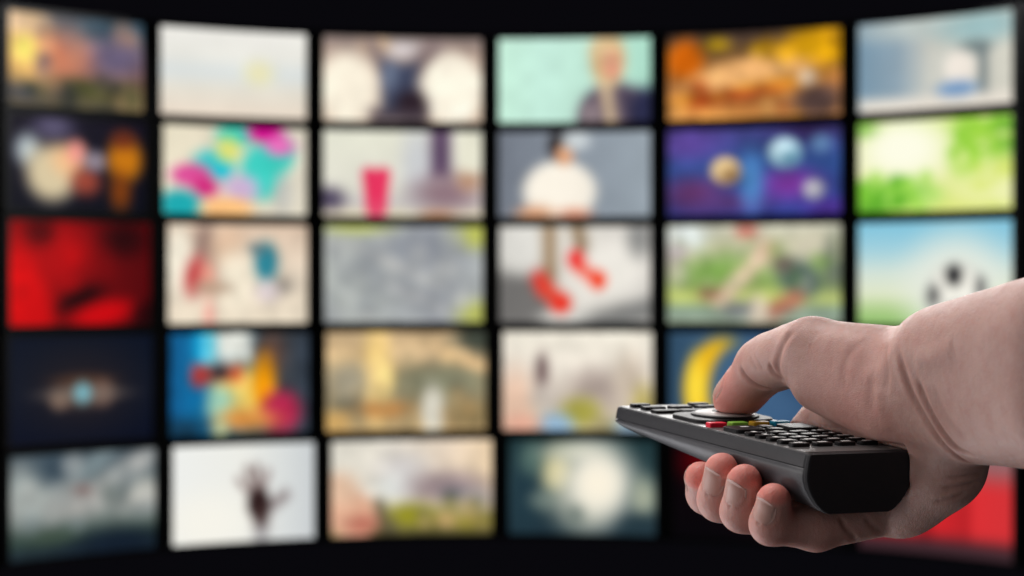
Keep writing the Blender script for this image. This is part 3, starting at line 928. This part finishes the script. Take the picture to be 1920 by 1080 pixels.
DORSAL = (-1, -.25, -.42)
NAILS = [("middle finger", *nail_shape(FING['middle'], DORSAL, 9.5, 0.85, 1.4)),
         ("ring finger", *nail_shape(FING['ring'], DORSAL, 9.0, 0.85, 1.3)),
         ("little finger", *nail_shape(FING['pinky'], DORSAL, 8.0, 0.85, 1.2)),
         ("index finger", *nail_shape(FING['index'], (0.0, .95, -.35), 9.0, 0.8, 1.8)),
         ("thumb", *nail_shape(THUMB, (-.55, .6, .55), 12.0, 0.95, 3.0))]

# skin folds: sampled along curves that lie on the skin
CREASES = [
    # (points, half width mm, depth mm, lip mm)
    ([(1678, 640), (1686, 668), (1696, 700), (1714, 748), (1742, 796), (1775, 838), (1815, 866), (1858, 872)], 1.5, 1.15, .4),
    ([(1716, 700), (1738, 755), (1762, 800), (1795, 838), (1840, 860)], 1.2, 1.0, .35),
    ([(1386, 685), (1400, 707), (1424, 724), (1456, 731)], 1.1, 1.0, .3),
    ([(1440, 680), (1452, 700), (1469, 716)], 1.3, 1.0, .3),
    ([(1490, 616), (1470, 642), (1460, 668), (1460, 694), (1475, 724)], 1.5, .8, .25),
    ([(1574, 968), (1588, 994), (1606, 1016)], 1.1, 1.0, .1),
    ([(1621, 968), (1636, 988), (1654, 1002)], 1.1, .8, .1),
    ([(1614, 640), (1592, 664), (1582, 700), (1584, 735)], 1.8, .22, .05),
    ([(1640, 690), (1632, 730), (1634, 780)], 2.0, .3, .08),
    ([(1660, 640), (1664, 690), (1660, 740)], 1.6, .4, .1),
    ([(1405, 668), (1414, 684), (1420, 694)], .8, .35, .1),
    ([(1412, 664), (1424, 682), (1430, 694)], .8, .3, .1),
    ([(1765, 918), (1800, 912), (1832, 905)], 1.2, .45, .15),
    ([(1750, 942), (1786, 934), (1812, 924)], 1.2, .4, .15),
    ([(1775, 895), (1810, 893), (1842, 888)], 1.0, .35, .15),
    ([(1745, 720), (1775, 780), (1815, 830)], 2.0, .35, .1),
    ([(1712, 676), (1745, 668), (1790, 652)], 4.0, -.9, 0),
    ([(1618, 712), (1648, 694), (1676, 662)], 3.5, -.5, 0),
    ([(1650, 720), (1652, 770), (1668, 810)], 3.0, -.5, 0),
    ([(1540, 640), (1580, 632), (1630, 634)], 4.0, -.35, 0),
]


def densify(pts, step=0.8):
    out = []
    P_ = np.array(pts, float)
    # Catmull-Rom through the picture points
    Q = np.vstack([2 * P_[0] - P_[1], P_, 2 * P_[-1] - P_[-2]])
    for i in range(1, len(Q) - 2):
        n = max(2, int(np.linalg.norm(Q[i + 1] - Q[i]) / (step * 4.8)))
        for k in range(n):
            t = k / n
            out.append(0.5 * ((2 * Q[i]) + (-Q[i - 1] + Q[i + 1]) * t + (2 * Q[i - 1] - 5 * Q[i] + 4 * Q[i + 1] - Q[i + 2]) * t * t
                              + (-Q[i - 1] + 3 * Q[i] - 3 * Q[i + 1] + Q[i + 2]) * t ** 3))
    out.append(P_[-1])
    return out


HN = np.concatenate([gradient(d_hand, c) for c in np.array_split(HV, 6)])
HD = np.zeros(len(HV))
fold = np.zeros(len(HV))
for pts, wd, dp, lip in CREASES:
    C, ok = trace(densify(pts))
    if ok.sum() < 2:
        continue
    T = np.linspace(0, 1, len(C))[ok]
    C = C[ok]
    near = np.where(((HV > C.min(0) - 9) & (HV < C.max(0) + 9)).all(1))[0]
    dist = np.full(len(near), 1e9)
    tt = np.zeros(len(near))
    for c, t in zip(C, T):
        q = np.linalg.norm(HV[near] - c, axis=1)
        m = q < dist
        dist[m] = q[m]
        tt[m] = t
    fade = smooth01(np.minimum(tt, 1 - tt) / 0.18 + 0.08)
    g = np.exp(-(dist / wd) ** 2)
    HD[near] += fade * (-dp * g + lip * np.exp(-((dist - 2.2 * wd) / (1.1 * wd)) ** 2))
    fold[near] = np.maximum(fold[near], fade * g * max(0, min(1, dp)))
# folds of skin round the nails (not along the free edge)
for what, V, n, ring, t in NAILS:
    C = V[ring][t < 0.97]
    near = np.where(((HV > C.min(0) - 4) & (HV < C.max(0) + 4)).all(1))[0]
    dist = np.min(np.linalg.norm(HV[near][:, None] - C[None], axis=2), axis=1)
    HD[near] += -0.22 * np.exp(-(dist / 0.7) ** 2) + 0.16 * np.exp(-((dist - 1.5) / 0.8) ** 2)
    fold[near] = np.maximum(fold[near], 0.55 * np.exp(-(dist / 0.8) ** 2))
# broad unevenness of flesh and tendons
ph = HV * 0.13
HD += 0.16 * (np.sin(ph[:, 0] * 1.7 + ph[:, 2] * 1.1) * np.sin(ph[:, 1] * 1.3 - ph[:, 2] * 1.9 + 1.0))
HV2 = HV + HN * HD[:, None]

# skin colour: rosier over finger tips and joints
rosy = np.zeros(len(HV))
for n, J in FING.items():
    tip = J[3][0]
    back = R_REM @ np.array([-1, -.25, -.42])
    back /= np.linalg.norm(back)
    dist_ax = (tip - J[2][0]) / np.linalg.norm(tip - J[2][0])
    pulp = np.maximum(smooth01(((HV - tip) @ dist_ax - 0.3) / 3.5), smooth01(0.45 - 0.9 * (HN @ back)))   # the pulp is red, the back of the finger is not
    rosy = np.maximum(rosy, pulp * np.exp(-(np.linalg.norm(HV - tip, axis=1) / 13.5) ** 2))
    rosy = np.maximum(rosy, 0.3 * np.exp(-(np.linalg.norm(HV - J[1][0], axis=1) / 14.0) ** 2))
    rosy = np.maximum(rosy, 0.27 * np.exp(-(np.linalg.norm(HV - J[2][0], axis=1) / 20.0) ** 2))
rosy = np.maximum(rosy, 0.8 * np.exp(-(np.linalg.norm(HV - THUMB[3][0], axis=1) / 17.0) ** 2))
rosy = np.maximum(rosy, 0.35 * np.exp(-(np.linalg.norm(HV - loc((22, 20, 18)), axis=1) / 22.0) ** 2))

me = mesh("hand", np.zeros((0, 3)), [])
bpy.data.meshes.remove(me)
hand_base = loc((30, -10, 0))
me = bpy.data.meshes.new("hand")
me.vertices.add(len(HV2))
me.vertices.foreach_set("co", ((HV2 - hand_base) * MM).astype(np.float32).ravel())
me.loops.add(HF.size)
me.loops.foreach_set("vertex_index", HF.astype(np.int32).ravel())
me.polygons.add(len(HF))
me.polygons.foreach_set("loop_start", np.arange(0, HF.size, 4, dtype=np.int32))
me.polygons.foreach_set("loop_total", np.full(len(HF), 4, np.int32))
me.update(calc_edges=True)
me.validate()
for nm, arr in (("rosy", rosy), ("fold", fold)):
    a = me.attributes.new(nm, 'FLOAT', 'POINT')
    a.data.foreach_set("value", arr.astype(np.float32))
# carry the forearm on beyond the picture: extrude the open rim along the arm
bm = bmesh.new()
bm.from_mesh(me)
rim = [e for e in bm.edges if e.is_boundary]
d_arm = (cpx(2300, 640, 640) - cpx(1990, 690, 705))
d_arm /= np.linalg.norm(d_arm)
for step in range(7):
    res = bmesh.ops.extrude_edge_only(bm, edges=rim)
    nv = [g for g in res['geom'] if isinstance(g, bmesh.types.BMVert)]
    rim = [g for g in res['geom'] if isinstance(g, bmesh.types.BMEdge) and g.is_boundary]
    cen = sum((v.co for v in nv), Vector()) / max(1, len(nv))
    for v in nv:
        v.co = cen + (v.co - cen) * 1.03 + Vector(d_arm) * 0.022
if rim:
    bmesh.ops.edgeloop_fill(bm, edges=rim)
bmesh.ops.recalc_face_normals(bm, faces=bm.faces)
bm.to_mesh(me)
bm.free()

m_skin = bpy.data.materials.new("skin")
m_skin.use_nodes = True
nt = m_skin.node_tree
L = nt.links.new
b = nt.nodes["Principled BSDF"]
tc = nt.nodes.new("ShaderNodeTexCoord")


def noise(scale, detail=4, rough=0.55):
    n = nt.nodes.new("ShaderNodeTexNoise")
    n.inputs["Scale"].default_value = scale
    n.inputs["Detail"].default_value = detail
    n.inputs["Roughness"].default_value = rough
    L(tc.outputs["Object"], n.inputs["Vector"])
    return n


def mixc(fac, a, b_):
    m = nt.nodes.new("ShaderNodeMix")
    m.data_type = 'RGBA'
    L(fac, m.inputs["Factor"])
    for s, v in ((6, a), (7, b_)):
        if isinstance(v, tuple):
            m.inputs[s].default_value = (*v, 1)
        else:
            L(v, m.inputs[s])
    return m.outputs[2]


def ramp(src, a, b_, lo_=0.0, hi_=1.0):
    m = nt.nodes.new("ShaderNodeMapRange")
    m.inputs["From Min"].default_value = a
    m.inputs["From Max"].default_value = b_
    m.inputs["To Min"].default_value = lo_
    m.inputs["To Max"].default_value = hi_
    L(src, m.inputs["Value"])
    return m.outputs["Result"]


def attr(nm):
    a = nt.nodes.new("ShaderNodeAttribute")
    a.attribute_name = nm
    return a.outputs["Fac"]


base = mixc(ramp(noise(60, 5, .6).outputs["Fac"], .35, .65), (0.53, 0.315, 0.272), (0.60, 0.385, 0.338))
base = mixc(ramp(noise(170, 4, .6).outputs["Fac"], .5, .75, 0, .5), base, (0.52, 0.265, 0.225))
base = mixc(ramp(attr("rosy"), 0, 1, 0, .85), base, (0.86, 0.225, 0.18))
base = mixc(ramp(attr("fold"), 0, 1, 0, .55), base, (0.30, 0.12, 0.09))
L(base, b.inputs["Base Color"])
b.inputs["Roughness"].default_value = 0.5
L(ramp(noise(300, 3).outputs["Fac"], .3, .7, .42, .6), b.inputs["Roughness"])
b.inputs["Specular IOR Level"].default_value = 0.4
b.inputs["Subsurface Weight"].default_value = 0.5
b.inputs["Subsurface Radius"].default_value = (1.0, 0.35, 0.2)
b.inputs["Subsurface Scale"].default_value = 0.0045
vor = nt.nodes.new("ShaderNodeTexVoronoi")
vor.feature = 'DISTANCE_TO_EDGE'
vor.inputs["Scale"].default_value = 1100
L(tc.outputs["Object"], vor.inputs["Vector"])
b1 = nt.nodes.new("ShaderNodeBump")
b1.inputs["Strength"].default_value = 0.25
b1.inputs["Distance"].default_value = 0.0003
L(ramp(vor.outputs["Distance"], 0, .25), b1.inputs["Height"])
b2 = nt.nodes.new("ShaderNodeBump")
b2.inputs["Strength"].default_value = 0.28
b2.inputs["Distance"].default_value = 0.0012
L(noise(210, 6, .65).outputs["Fac"], b2.inputs["Height"])
L(b1.outputs["Normal"], b2.inputs["Normal"])
mp = nt.nodes.new("ShaderNodeMapping")
mp.inputs["Rotation"].default_value = (0.2, 0.35, 0.5)
mp.inputs["Scale"].default_value = (620, 300, 130)
L(tc.outputs["Object"], mp.inputs["Vector"])
nl = nt.nodes.new("ShaderNodeTexNoise")
nl.inputs["Scale"].default_value = 1.0
nl.inputs["Detail"].default_value = 5
L(mp.outputs["Vector"], nl.inputs["Vector"])
b3 = nt.nodes.new("ShaderNodeBump")
b3.inputs["Strength"].default_value = 0.1
b3.inputs["Distance"].default_value = 0.0007
L(ramp(nl.outputs["Fac"], .35, .6), b3.inputs["Height"])
L(b2.outputs["Normal"], b3.inputs["Normal"])
L(b3.outputs["Normal"], b.inputs["Normal"])

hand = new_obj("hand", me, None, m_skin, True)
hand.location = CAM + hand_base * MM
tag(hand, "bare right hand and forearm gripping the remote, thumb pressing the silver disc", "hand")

# ---- finger nails on the finger tips that show them
m_nail = material("nail", (0.62, 0.34, 0.29), 0.38, 0.4, bump=0.1, bump_scale=900)
bn = m_nail.node_tree.nodes["Principled BSDF"]
bn.inputs["Subsurface Weight"].default_value = 0.3
bn.inputs["Subsurface Radius"].default_value = (1, .4, .3)
bn.inputs["Subsurface Scale"].default_value = 0.002


for what, V, n, ring, _t in NAILS:
    NU = NW = 12
    F = [(i * (NW + 1) + j, i * (NW + 1) + j + 1, (i + 1) * (NW + 1) + j + 1, (i + 1) * (NW + 1) + j) for i in range(NU) for j in range(NW)]
    nb = len(V)
    V = np.vstack([V, V - n * 0.3])
    F2 = [tuple(nb + k for k in reversed(f)) for f in F]
    F3 = [(ring[k], ring[(k + 1) % len(ring)], nb + ring[(k + 1) % len(ring)], nb + ring[k]) for k in range(len(ring))]
    o = new_obj("nail", mesh("nail", (V - hand_base) * MM, F + F2 + F3), hand, m_nail, True)
    o["label"] = what + " nail"
